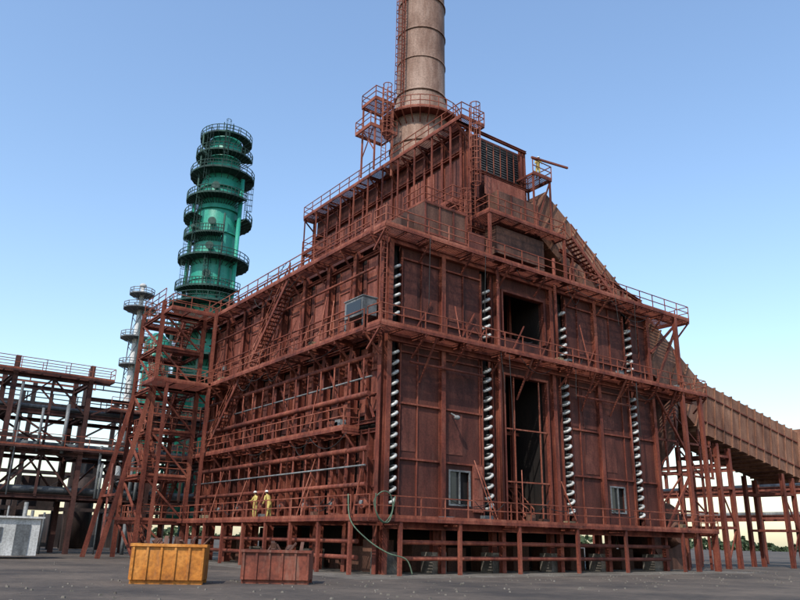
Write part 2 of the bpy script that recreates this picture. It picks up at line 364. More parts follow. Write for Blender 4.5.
for x in (5.2,6.1): st.beam((x,-.8,ZM+.1),(x+.7,-.8,ZM+1.2),.06);st.beam((x+.7,-.8,ZM+.1),(x,-.8,ZM+1.2),.06)
for x in (2.4,10.2,16.3,19.6,25.6):
    st.beam((x,-1.55,ZM-.2),(x+random.uniform(-.2,.2),-.1,ZM-2.6),.09)
for x in (1.7,5.2,9.6,12.3,17.0,20.6): st.beam((x,-.14,ZM+.1),(x+1.4,-.14,ZM+2.4),.07)
gy.tube((4.7,-.5,8.6),(4.7,-.1,8.8),.05);gy.ball((4.7,-.62,8.5),.18,.18,.14)
st.tube((8.25,-.55,ZB),(8.25,-.55,ZT),.09);st.tube((13.8,-.5,ZM),(13.8,-.5,ZT+2),.11);st.tube((21.2,-.5,ZB),(21.2,-.5,ZM),.06)
st.tube((1.3,-.5,11.3),(7,-.5,11.3),.07);st.tube((15.4,-.5,11.2),(21.4,-.5,11.2),.07)
# ------------------------------------------------- convection section on top
CX0,CX1,CY0,CY1,CZ1=8.1,14.0,2.4,23.6,30.3
wl.box(CX0,CX1,CY0,CY1,ZT+.2,CZ1-1.6)
pd.box(CX0+.15,CX1-.15,CY0+.1,CY1-.1,CZ1-1.6,CZ1)
n=10
for i in range(n+1):
    y=CY0+.1+(CY1-CY0-.2)*i/n
    st.ibeam((CX0-.12,y,ZT+.2),(CX0-.12,y,CZ1),.22,.26,up=(1,0,0))
    if i<n:
        yy=y+1.06
        for (z0,z1) in ((19.4,21.6),(22.2,24.4),(25.0,28.0)):
            random.choice((pn,pd)).box(CX0-.07,CX0,y+.2,yy-.07,z0,z1);random.choice((pn,pn,pd)).box(CX0-.07,CX0,yy+.07,y+1.9,z0,z1)
    if i%3==0 and i<n: st.beam((CX0-.3,y,19.5),(CX0-.3,y+2.1,25.0),.12)
for z in (21.9,24.7,28.4,CZ1-.1): st.ibeam((CX0-.15,CY0,z),(CX0-.15,CY1,z),.24)
for i in range(n+1):
    y=CY0+.1+(CY1-CY0-.2)*i/n
    st.beam((3.0,y,ZT+.3),(CX0-.25,y,23.0),.16,.22)
    st.beam((5.4,y,ZT+.3),(5.4,y,20.9),.14)
    st.beam((6.9,y,24),(6.9,y,CZ1),.1)
sv=[(3.1,CY0+1.5,ZT+.25),(CX0-.3,CY0+1.5,22.6),(CX0-.3,CY1,22.6),(3.1,CY1,ZT+.25),(3.1,CY0+1.5,ZT+.21),(CX0-.3,CY0+1.5,ZT+.21),(CX0-.3,CY1,ZT+.21),(3.1,CY1,ZT+.21)]
pd._add(sv,[(0,1,2,3),(0,5,1),(5,6,2,1),(3,2,6)])
walk(st,gr,6.6,CX0-.3,CY0-.5,CY1,24.0,"WS",'E',2.1,rl)
walk(st,gr,CX0-1.3,CX0-.02,CY0-.6,CY1,CZ1+.05,"WN",'E',2.1,rl)
walk(st,gr,CX0-1.3,CX0+.9,CY0-1.2,CY0-.6,CZ1+.05,"SWE",None,2.1,rl)
rail(rl,[(CX1,CY0+2,CZ1),(CX1,CY1,CZ1)])
stair(st,(5.2,LN+.5,ZT+.1),(5.9,17.5,24.0),.8,(1,0,0),rl)
stair(st,(-.9,16,ZM),(-.9,10,ZT+.1),.7,(1,0,0),rl)
stair(st,(-.95,22,7.6),(-.95,16.5,ZM),.7,(1,0,0),rl)
walk(st,gr,3.6,6.5,15.5,17.5,24.0,"WSN",None,rl=rl)
for (x,y) in ((3.7,15.6),(3.7,17.4)): st.beam((x,y,ZT),(x,y,23.9),.16)
ey=CY0
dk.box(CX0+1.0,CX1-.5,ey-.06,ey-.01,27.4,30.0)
for z in [27.5+.2*i for i in range(12)]:
    gy.tube((CX0+1.1,ey-.16,z),(CX1-.6,ey-.16,z),.03,6)
for x in [9.4+.7*i for i in range(6)]: rl.beam((x,ey-.24,27.4),(x,ey-.24,30.0),.05)
for x in (CX0+.1,9.0,CX1-.45,CX1-.1): st.ibeam((x,ey-.32,ZT+.2),(x,ey-.32,CZ1),.22,.22,up=(0,1,0))
for z in (22.4,24.7,27.0,CZ1-.1): st.ibeam((CX0,ey-.5,z),(CX1,ey-.5,z),.2)
bx.box(9.7,13.7,ey-1.7,ey-.65,23.1,25.2);tn.box(9.5,13.6,ey-.64,ey-.6,25.3,26.8);bx.box(9.4,14.1,ey-1.8,ey-.65,20.4,22.4)
for x in (9.7,11.0,12.4,13.66): st.box(x-.04,x+.06,ey-1.78,ey-1.7,23.1,25.2)
walk(st,gr,8.0,15.6,ey-2.6,ey-.66,22.9,"SWE",None,rl=rl)
walk(st,gr,13.3,15.3,ey-1.8,ey+.6,27.8,"SEN",None,rl=rl)
for x in (13.4,15.2):
    for y in (ey-1.7,ey+.5): st.beam((x,y,22.9),(x,y,27.7),.12)
st.beam((13.4,ey-1.7,23.2),(15.2,ey-1.7,27.6),.09);st.beam((15.5,ey-2.5,ZT),(15.5,ey-2.5,22.8),.18);st.beam((8.1,ey-2.5,ZT),(8.1,ey-2.5,22.8),.18)
rl.beam((13.2,ey-1.8,29.0),(17.0,ey-2.0,29.3),.14)
bx.box(2.6,6.0,-.1,2.2,19.8,21.9)
for x in (2.6,3.75,4.9,5.95): st.box(x-.05,x+.05,-.16,-.1,19.6,22.0)
for z in (19.8,21.85): st.box(2.5,6.1,-.18,-.161,z-.06,z+.06)
for x in (2.8,5.8): st.beam((x,.1,ZT),(x,.1,19.8),.2)
bx.box(1.2,2.2,.5,1.6,19.4,20.7);pn.box(1.4,2.6,3,5,ZT+.2,21.4);pd.box(6.3,7.7,.0,1.4,ZT+.95,20.9)
walk(st,gr,1.6,8.0,-.3,2.0,ZT+.9,"",None,rl=rl)
rail(rl,[(2.6,0,21.9),(6.0,0,21.9),(6.0,2.2,21.9)]);rail(rl,[(2.6,0,21.9),(2.6,2.2,21.9)])
ladder(rl,7.7,1.1,22.9,31.2,'x',True,(0,-1))
ladder(rl,7.2,1.6,18.8,24.0,'x',True,(0,-1))
ladder(rl,-1.0,-.9,ZM,ZT+.1,'x',False)
stair(st,(20.0,-.6,ZT+.1),(15.8,-.2,22.9),.8,(0,1,0),rl)
for i in range(14):
    x=random.uniform(15,24);st.beam((x,random.uniform(-.2,.4),ZT+.2),(x,random.uniform(-.2,.4),ZT+random.uniform(.8,2.2)),.09)
for i in range(5):
    x=16.5+i*1.9;st.ibeam((x,.1,ZT+.2),(x,.1,21.6-.4*i),.2)
st.ibeam((15.2,.1,21.9),(24.6,.1,19.9),.22)
bx.box(17.2,19.4,-.2,.4,ZT+.3,20.2)
for i in range(20):
    y=LN-1-i*1.15;st.beam((.4,y,ZT+.2),(.4,y,ZT+1.9),.08)
st.beam((.4,2,ZT+1.9),(.4,LN-1,ZT+1.9),.09);st.tube((1.2,2.5,ZT+.9),(1.2,LN-1,ZT+.9),.22);st.tube((1.9,2.5,ZT+.75),(1.9,LN-1,ZT+.75),.12)
for nm,mb,mt in (("steel_frame",st,RUST),("wall_casing",wl,RUSTD),("wall_panels",pn,PANEL),("dark_wall_panels",pd,PANELD),("walkway_gratings",gr,RUST),("handrails",rl,RAIL),("painted_shade_backing",dk,DARK),
   ("tube_return_bends",bd,BEND),("grey_fittings",gy,GREY),("header_boxes",bx,BROWNBOX),("window_glass",gl,GLASS),("access_door",tn,PANEL),("concrete_piers",cc,CONC),("scaffold_planks",wd_,WOOD),("loose_cables",cb,CABLE)):
    mb.emit(nm,FUR,mt)
# ================================================================== CHIMNEY
CH=empty("chimney_stack",(0,0,0));s=MB();p=MB();g=MB()
cx,cy=10.7,10.9
prof=[(30.2,2.9),(30.9,2.9),(30.9,2.6),(35.6,2.55),(38.0,2.12),(48,2.05),(62,1.95)]
s.sweep([(cx,cy,a) for a,b in prof],[b for a,b in prof],40)
for z,rr in ((32.9,2.67),(35.6,2.67),(38.0,2.25),(41.3,2.16),(44.3,2.16),(47.6,2.16),(51,2.12),(54.5,2.1),(58,2.08)):
    s.sweep([(cx,cy,z-.06),(cx,cy,z+.06)],rr,40)
for k in range(16):
    t=2*math.pi*k/16;s.beam((cx+2.5*math.cos(t),cy+2.5*math.sin(t),30.9),(cx+2.95*math.cos(t),cy+2.95*math.sin(t),30.3),.06,.3)
def ringwalk(p,g,cx,cy,ri,ro,z,a0,a1,n=24,w=.055,br=True):
    pts=[]
    for k in range(n+1):
        t=math.radians(a0+(a1-a0)*k/n);c,sn=math.cos(t),math.sin(t)
        pts.append(((cx+ri*c,cy+ri*sn,z),(cx+ro*c,cy+ro*sn,z)))
        if br: p.beam((cx+ro*c,cy+ro*sn,z-.1),(cx+ri*c,cy+ri*sn,z-1.1),.08)
        p.beam((cx+ro*c,cy+ro*sn,z),(cx+ro*c,cy+ro*sn,z+1.1),w)
    for a,b in zip(pts[:-1],pts[1:]):
        g._add([a[0],a[1],b[1],b[0],V(a[0])-Z*.07,V(a[1])-Z*.07,V(b[1])-Z*.07,V(b[0])-Z*.07],[(0,1,2,3),(7,6,5,4),(1,5,6,2),(0,3,7,4)])
        for hh in (.1,.58,1.1): p.beam(V(a[1])+Z*hh,V(b[1])+Z*hh,w if hh>.2 else .03,w if hh>.2 else .16)
ringwalk(p,g,cx,cy,2.3,3.5,35.4,0,360,28)
walk(p,g,cx-5.8,cx-3.2,cy-1,cy+1.2,33.2,"WSN",None)
walk(p,g,cx-5.4,cx-3.5,cy-1,cy+1.0,35.8,"WSNE",None)
for (x,y) in ((cx-5.3,cy-.9),(cx-5.3,cy+.9),(cx-3.6,cy-.9)): p.beam((x,y,CZ1-1),(x,y,35.8),.12)
p.beam((cx-5.3,cy-.9,31),(cx-5.3,cy+.9,33.6),.07);p.beam((cx-5.3,cy+.9,31),(cx-5.3,cy-.9,33.6),.07)
ladder(p,cx-4.6,cy-1.15,30.3,36.9,'x',True,(0,-1))
ladder(p,cx-2.45,cy-.6,35.4,60,'y',True,(-1,0))
s.emit("shell",CH,STACK);p.emit("ring_platform_and_ladders",CH,RAIL);g.emit("platform_floor",CH,RUST)
# ================================================================== FLUE GAS DUCT
DU=empty("flue_gas_duct");s=MB();q=MB()
def duct(p0,p1,w,hgt,ribs,rp=.22):
    p0=V(p0);p1=V(p1);s.beam(p0,p1,w,hgt)
    for i in range(ribs+1):
        c=p0.lerp(p1,i/ribs);d=(p1-p0).normalized();s.beam(c-d*.05,c+d*.05,w+rp,hgt+rp)
dy=2.9
duct((13.9,dy,25.2),(23.6,dy,18.7),4.0,3.6,9)
duct((23.4,dy,18.9),(33.2,dy+.4,12.9),4.05,4.1,8)
duct((33.0,dy+.5,12.95),(49.5,dy+.5,10.1),4.1,4.4,13,.22)
e0=V((49.5,dy+.5,10.1));dd=V((16.5,0,-2.85)).normalized();s.beam(e0-dd*.12,e0+dd*.12,4.9,5.1)
for z_ in (-1,1):
    q.beam((33.2,dy-1.62,12.95+z_*1.2),(49.4,dy-1.62,10.1+z_*1.2),.07,.1)
for x in (35.5,46):
    zt=12.7-(x-33.3)*.173-2.3
    for y in (1.6,5.2): q.ibeam((x,y,0),(x,y,zt),.35);q.ibeam((x+1.8,y,0),(x+1.8,y,zt-.3),.35)
    for zz in (3.2,6.4,9.0):
        if zz<zt:
            for y in (1.6,5.2): q.beam((x,y,zz),(x+1.8,y,zz),.2)
            for xx in (x,x+1.8): q.beam((xx,1.6,zz),(xx,5.2,zz),.2)
    q.beam((x,1.6,.2),(x+1.8,1.6,3.2),.1);q.beam((x+1.8,1.6,3.2),(x,1.6,6.4),.1)
for i in range(6):
    x=25.4+i*1.5;zt=12-(max(0,x-29)*.55)
    q.beam((x,.6,0 if i%2==0 else 7),(x,.6,zt),.16)
for z in (4.2,6.9,9.4): q.beam((25,.6,z),(33,.6,z),.16);q.beam((25,6.5,z),(33,6.5,z),.16);q.beam((25.4,.6,z),(28.4,.6,z+2.5),.1);q.beam((31.4,.6,z),(28.4,.6,z+2.0),.1)
s.emit("duct_shell",DU,TAN);q.emit("duct_supports",DU,RUST)
FA=empty("induced_draft_fan");s=MB()
s.sweep([(28.5,2.2,2.6),(28.5,5.4,2.6)],2.1,28)
s.sweep([(28.5,2.1,2.6),(28.5,2.25,2.6)],2.25,28);s.sweep([(28.5,5.3,2.6),(28.5,5.45,2.6)],2.25,28)
s.sweep([(28.5,1.2,2.6),(28.5,2.1,2.6)],[.7,1.1],20)
s.sweep([(28.4,3.8,4.2),(28.4,3.8,7.2),(28.6,3.6,8.8),(29,3.2,10.2),(29.5,3.0,13)],[1.3,1.3,1.5,1.9,1.9],22)
s.box(26.6,30.6,2.0,5.6,0,.8);s.box(29.5,31.6,2.6,5.0,.8,3.9)
s.emit("housing_and_elbow",FA,BROWNBOX)
# ================================================================== STAIR TOWER
ST=empty("stair_tower");s=MB();g=MB();r_=MB()
X0,X1,Y0,Y1=-5.0,-1.5,24.2,29.2
for x in (X0,X1):
    for y in (Y0,Y1): s.ibeam((x,y,0),(x,y,19.8),.3)
lv=[2.75,6.0,9.4,12.8,16.0,18.8]
for i,z in enumerate(lv):
    for a,b in (((X0,Y0),(X1,Y0)),((X1,Y0),(X1,Y1)),((X1,Y1),(X0,Y1)),((X0,Y1),(X0,Y0))): s.ibeam((a[0],a[1],z-.15),(b[0],b[1],z-.15),.2,.25)
    walk(s,g,X0,X1,Y0,Y0+1.2,z,"SW",None,rl=r_);walk(s,g,X0,X1,Y1-1.2,Y1,z,"NW",None,rl=r_)
    rail(r_,[(X0,Y0,z),(X0,Y1,z)])
    z0=0 if i==0 else lv[i-1]
    if i%2==0: stair(s,(X0+.8,Y0+1.2,z0),(X0+.8,Y1-1.2,z),.9,(1,0,0),r_)
    else: stair(s,(X1-.8,Y1-1.2,z0),(X1-.8,Y0+1.2,z),.9,(1,0,0),r_)
    s.beam((X0,Y0,z0),(X0,Y1,z),.14);s.beam((X0,Y0,z),(X1,Y0,z0),.14)
s.ibeam((-7.4,24.6,0),(-5.1,24.4,12.6),.3);s.ibeam((-7.4,28.6,0),(-5.1,28.8,12.6),.3);s.beam((-7.2,24.6,2.8),(-5,24.4,2.8),.2);s.beam((-6.2,24.5,6.4),(-5,24.4,6.4),.2)
s.beam((-6.6,24.6,4.5),(-6.6,28.6,4.5),.18);s.beam((-7.3,24.6,.6),(-6.1,28.6,7),.14)
walk(s,g,X0-1,X1+2,Y0-3,Y0,12.8,"SW",None,rl=r_);walk(s,g,X0,1,Y0-2,Y0,18.8,"SW",None,rl=r_)
for x in (X0,-1.7): s.ibeam((x,Y0-2.9,0),(x,Y0-2.9,19 if x>-2 else 12.8),.22)
rail(r_,[(-5,24.2,19.8),(-5,29.2,19.8),(-1.5,29.2,19.8)])
s.emit("frame_and_flights",ST,RUST);g.emit("gratings",ST,RUST);r_.emit("handrails",ST,RAIL)
# ================================================================== GREEN COLUMN
GC=empty("distillation_column");s=MB();p=MB();g=MB()
gx,gyy=12.3,59.4
prof=[(3,3.1),(30,3.1),(36,3.05),(37.2,3.0),(49.5,2.85),(51.2,2.35),(56.5,2.3),(58,1.6),(58.7,.5)]
s.sweep([(gx,gyy,a) for a,b in prof],[b for a,b in prof],40)
for z in (24,27.5,31,34.5,38,41.5,45,48.4):
    s.sweep([(gx,gyy,z-.07),(gx,gyy,z+.07)],3.16,40)
for z,a0,a1,ro in ((20.5,0,360,6.6),(23.5,150,330,6.0),(27.0,110,330,5.2),(31.0,0,360,5.2),(33.0,170,300,4.8),(37.5,140,420,4.8),(40.8,160,260,4.4),(43.8,-60,200,4.7),(46.6,150,300,4.6),(50.6,0,360,4.5),(53.6,120,330,4.0),(56.6,0,360,3.7)):
    ringwalk(p,g,gx,gyy,2.4,ro,z,a0,a1,22,.08)
for (ang,z0,z1) in ((200,20.5,31),(235,31,37.5),(205,37.5,46.6),(330,43.8,50.6),(215,46.6,56.6),(180,31,40),(250,50.6,57.5),(290,27,31)):
    t=math.radians(ang);ladder(p,gx+3.7*math.cos(t),gyy+3.7*math.sin(t),z0,z1,'x',True,(math.cos(t),math.sin(t)))
for ang,z0,z1,r in ((300,3,50,.3),(170,3,46,.2),(262,30,44,.14),(185,20,57,.12)):
    t=math.radians(ang);(s if r>.15 else p).tube((gx+3.6*math.cos(t),gyy+3.6*math.sin(t),z0),(gx+3.6*math.cos(t),gyy+3.6*math.sin(t),z1),r,12)
for z in (35,39,42.6,48): s.tube((gx,gyy,z),(gx-2.0,gyy-3.0,z),.4,14);p.tube((gx-2.0,gyy-3.0,z),(gx-2.1,gyy-3.15,z),.55,14)
for z in (41.5,53): p.tube((gx-1,gyy,z),(gx-4.4,gyy-2.2,z),.25,10)
for k in range(8):
    t=k*.8;p.beam((gx+1.5*math.cos(t),gyy+1.5*math.sin(t),57),(gx+1.7*math.cos(t),gyy+1.7*math.sin(t),59.2),.1)
for (dx,dyy) in ((-6,-4),(-6,3),(-2.5,-4.6),(-9.5,-3)):
    p.beam((gx+dx,gyy+dyy,0),(gx+dx,gyy+dyy,27),.3)
for z in (20.5,23.5,27): p.beam((gx-9.5,gyy-3,z),(gx-2.5,gyy-4.6,z),.25);rail(p,[(gx-9.5,gyy-3.2,z),(gx-2.5,gyy-4.8,z)],w=.1,sp=1.4)
s.sweep([(gx-6.8,gyy-1.5,4),(gx-6.8,gyy-1.5,25),(gx-6.8,gyy-1.5,26)],[1.5,1.5,.6],24)
s.emit("shell",GC,GREEN);p.emit("platform_rails_and_ladders",GC,DGREEN);g.emit("platform_floors",GC,DGREEN)
# ================================================================== FAR MAST
AT=empty("vent_mast");s=MB();p=MB();g=MB()
ax,ay=18,111
s.sweep([(ax,ay,0),(ax,ay,30),(ax,ay,45),(ax,ay,50)],[.9,.8,.5,.35],16);s.ball((ax,ay,49.6),.7,.7,.5)
for k in range(3):
    t=2.1*k+.4;p.beam((ax+2*math.cos(t),ay+2*math.sin(t),0),(ax+1.2*math.cos(t),ay+1.2*math.sin(t),46),.18)
for z in range(4,46,3):
    for k in range(3):
        t=2.1*k+.4;u=2.1*(k+1)+.4;a=2-.0174*z;p.beam((ax+a*math.cos(t),ay+a*math.sin(t),z),(ax+a*math.cos(u),ay+a*math.sin(u),z+3),.1)
for z,ro in ((33,2.6),(38.5,3.0),(44.5,3.2),(47.6,2.4)): ringwalk(p,g,ax,ay,.4,ro,z,0,360,12,.12)
s.emit("pipe",AT,WHITE);p.emit("lattice",AT,GREY);g.emit("floors",AT,GREY)
# ================================================================== LEFT PIPE RACK
PR=empty("pipe_rack");s=MB();g=MB();pp=MB();r_=MB()
y0,y1=36.5,42
for i in range(9):
    x=-44+i*6.2
    top=16.2 if x<-3 else 13.6
    for y in (y0,y1): s.ibeam((x,y,0),(x,y,top),.4)
    for z in (4.6,8.2,11.6,14.6 if top>15 else 13.2):
        s.ibeam((x,y0,z),(x,y1,z),.3,.4)
    if i<8:
        for z in (4.6,8.2,11.6,14.6 if x<-8 else 13.2):
            for y in (y0,y1): s.ibeam((x,y,z),(x+6.2,y,z),.25,.35)
        for y in (y0,y1):
            s.beam((x,y,4.6),(x+3.1,y,8.2),.16);s.beam((x+6.2,y,4.6),(x+3.1,y,8.2),.16)
            s.beam((x,y,11.6),(x+3.1,y,14.6 if x<-8 else 13.2),.14);s.beam((x+6.2,y,11.6),(x+3.1,y,14.6 if x<-8 else 13.2),.14)
            if i%2: s.beam((x,y,11.6),(x+6.2,y,8.2),.16)
        s.beam((x+3.1,y0,4.6),(x+3.1,y0,14.4 if x<-8 else 13),.2)
walk(s,g,-44,-5,y0-.9,y0+.6,14.9,"SNE",None,rl=r_,post=2);walk(s,g,-5,5.5,y0-.9,y0+.6,12.4,"SN",None,rl=r_,post=2)
rail(r_,[(-44,y1,15.0),(-5,y1,15.0)],w=.07,sp=2)
walk(s,g,-44,5.5,y0-.9,y0+.3,8.6,"S",None,rl=r_,post=2)
for z in (4.9,8.6,12.0):
    y=y0+.8
    while y<y1-.4:
        r=random.choice((.1,.16,.22,.3));pp.tube((-46,y,z+r),(6,y,z+r),r,10);y+=2*r+.25
for i in range(26):
    x=random.uniform(-30,4);z0=random.choice((0,4.6,8.2));pp.tube((x,y0-.4,z0),(x,y0-.4,z0+random.uniform(3,6)),random.uniform(.06,.18),8)
s2=MB()
for i in range(9):
    x=-34+i*5
    for y in (50,56): s2.beam((x,y,0),(x,y,16.5),.4)
    for z in (4,7.5,11,14.3): s2.beam((x,50,z),(x,56,z),.3);s2.beam((x,50,z),(x+5,50,z),.35)
    s2.beam((x,50,4),(x+5,50,7.5),.2);s2.beam((x,50,11),(x+5,50,14.3),.2)
    if i%2: s2.box(x+.5,x+3.8,51,55,4.2,7.2)
    else: s2.box(x+1.5,x+2.8,51,55,7.7,10.4)
rail(s2,[(-34,50,14.4),(10,50,14.4)],sp=2.5,w=.1);rail(s2,[(-34,50,16.5),(10,50,16.5)],sp=2.5,w=.1)
for i in range(5): s2.sweep([(-30+i*7.5,62,0),(-30+i*7.5,62,6+i%3*2),(-30+i*7.5,62,6.8+i%3*2)],[1.6,1.6,.5],18)
for i in range(7): s2.box(-36+i*7,-31+i*7,70,78,0,3+(i*5%4))
s.emit("frame",PR,RACKR);g.emit("gratings",PR,RACKR);pp.emit("pipes",PR,GREY);r_.emit("handrails",PR,RAIL);s2.emit("rear_frame",PR,DGREY)
# ================================================================== RIGHT PIPE RACK
P2=empty("pipe_rack");s=MB();pp=MB()
for xx in (60,66):
    for z in (4.9,7.9,10.9): s.ibeam((xx,-14,z),(xx,75,z),.35,.45)
    for i in range(12): s.ibeam((xx,-12+i*7.8,0),(xx,-12+i*7.8,11.1),.35)
for i in range(12):
    for z in (4.9,7.9,10.9): s.ibeam((60,-12+i*7.8,z),(66,-12+i*7.8,z),.3)
for z,y_ in ((5.3,61.5),(5.3,62.6),(8.3,64),(8.4,62)): pp.tube((y_,-14,z),(y_,75,z),.25,10)
s.emit("frame",P2,PANEL);pp.emit("pipes",P2,GREY)
# ================================================================== FOREGROUND
def P3(px,py,pz,a,o):
    c,sn=math.cos(a),math.sin(a);return V((o[0]+px*c-py*sn,o[1]+px*sn+py*c,pz))
def rbox(mb,o,a,x0,x1,y0,y1,z0,z1,tp=0):
    P=[(x0,y0,z0),(x1,y0,z0),(x1,y1,z0),(x0,y1,z0),(x0+tp,y0+tp,z1),(x1-tp,y0+tp,z1),(x1-tp,y1-tp,z1),(x0+tp,y1-tp,z1)]
    mb._add([P3(*p,a,o) for p in P],[(0,3,2,1),(4,5,6,7),(0,1,5,4),(1,2,6,5),(2,3,7,6),(3,0,4,7)])
kk=0
for (o,a,m,L_,ht) in (((-12.6,-4.1),-.5,ORANGE,1.3,1.38),((-8.6,-5.1),-.62,REDP,1.3,1.22)):
    E=empty("steel_skip" if kk==0 else "steel_skip.%03d"%kk);s=MB();kk+=1;wst=MB()
    for (x0,x1,y0_,y1_) in ((-L_,L_,-.8,-.74),(-L_,L_,.74,.8),(-L_,-L_+.06,-.74,.74),(L_-.06,L_,-.74,.74)): rbox(s,o,a,x0,x1,y0_,y1_,.15,ht)
    rbox(s,o,a,-L_+.06,L_-.06,-.74,.74,.15,.22)
    nr=int(L_*2/.5)
    for q in range(nr+1): rbox(s,o,a,-L_+.02+q*(2*L_-.12)/nr,-L_+.1+q*(2*L_-.12)/nr,-.87,-.8,.15,ht-.08)
    for q in (-.6,0,.6): rbox(s,o,a,-L_-.06,-L_,q-.04,q+.04,.15,ht-.08)
    rbox(s,o,a,-L_-.07,L_+.07,-.9,-.8,ht-.08,ht+.02);rbox(s,o,a,-L_-.08,-L_,-.8,.8,ht-.08,ht+.02);rbox(s,o,a,-L_,L_,-.7,-.6,0,.15);rbox(s,o,a,-L_,L_,.6,.7,0,.15)
    for q in range(14):
        c=P3(random.uniform(-L_+.3,L_-.3),random.uniform(-.5,.5),ht-.4,a,o);wst.beam(c,c+V((random.uniform(-.6,.6),random.uniform(-.5,.5),random.uniform(.4,.75))),random.uniform(.05,.25),.05)
    rbox(wst,o,a,-L_+.08,L_-.08,-.72,.72,.25,ht-.35)
    s.emit("body",E,m);wst.emit("scrap",E,BROWNBOX)
E=empty("site_cabin");s=MB();d=MB();s.box(-15.6,-11.6,24,27,.2,2.6);s.box(-15.8,-11.4,23.8,27.2,2.6,2.72);d.box(-14.9,-13.9,23.95,23.99,1.1,2.0);d.box(-13.1,-12.2,23.95,23.99,.25,2.2)
s.emit("walls",E,WHITE);d.emit("window_and_door",E,GREY)
E=empty("cable_hose");s=MB()
def spl(pts,n=8):
    out=[];pts=[V(p) for p in pts];P_=[pts[0]]+pts+[pts[-1]]
    for i in range(1,len(P_)-2):
        for k in range(n):
            t=k/n;a,b,c,d_=P_[i-1],P_[i],P_[i+1],P_[i+2]
            out.append(.5*((2*b)+(c-a)*t+(2*a-5*b+4*c-d_)*t*t+(3*b-a-3*c+d_)*t**3))
    out.append(pts[-1]);return out
s.sweep(spl([(-2.05,.2,3.9),(-2.3,-.5,2.6),(-2.0,-1.6,1.7),(-1.2,-2.2,1.1),(-.2,-2.4,.8),(.2,-2.4,.1)]),.032,7)
s.sweep(spl([(-1.7,-1.8,3.9),(-1.7,-1.85,3.0),(-1.2,-1.85,2.5),(-.7,-1.85,3.1),(-.8,-1.8,3.85),(-1.3,-1.8,4.0),(-1.8,-1.8,3.5),(-1.5,-1.9,2.7),(-.9,-1.9,2.6),(-.5,-1.8,3.8)]),.03,7)
s.emit("hose",E,HOSE)
E=empty("rubble");s=MB()
for i in range(500):
    x=random.uniform(-20,34);y=random.uniform(-14,-2) if random.random()<.8 else random.uniform(-2,20)
    if x>-2.5 and y>-2: continue
    r=random.uniform(.015,.06);rbox(s,(x,y),random.uniform(0,3),-r,r,-r*.7,r*.7,0,r,r*.25)
s.emit("stones",E,CONC)
# ------------------------------------------------------------------ ground and horizon
def sheet(name,x0,x1,y0,y1,z,mat):
    m=MB();m._add([(x0,y0,z),(x1,y0,z),(x1,y1,z),(x0,y1,z)],[(0,1,2,3)]);return m.emit(name,None,mat)
sheet("ground",-4000,4000,-4000,4000,0,ground_mat())
sheet("concrete_pavement",-4,31,-4,32,.004,CONC)
E=empty("distant_trees");s=MB()
for i in range(6000):
    ang=math.radians(random.uniform(0,115));d_=random.uniform(420,470);x=-23+d_*math.cos(ang);y=-32+d_*math.sin(ang)
    hh=4.5+2*math.sin(ang*37)+1.5*math.sin(ang*91)+1.2*math.sin(ang*213);c=V((x,y,random.uniform(.3,max(1.5,hh))))
    for k in range(2):
        a_=V((random.gauss(0,1),random.gauss(0,1),random.gauss(0,1))).normalized()*1.5;b_=V((random.gauss(0,1),random.gauss(0,1),random.gauss(0,1))).normalized()*1.5
        s._add([c+a_,c+b_,c-a_,c-b_],[(0,1,2,3)])
s.emit("crowns",E,LEAF)
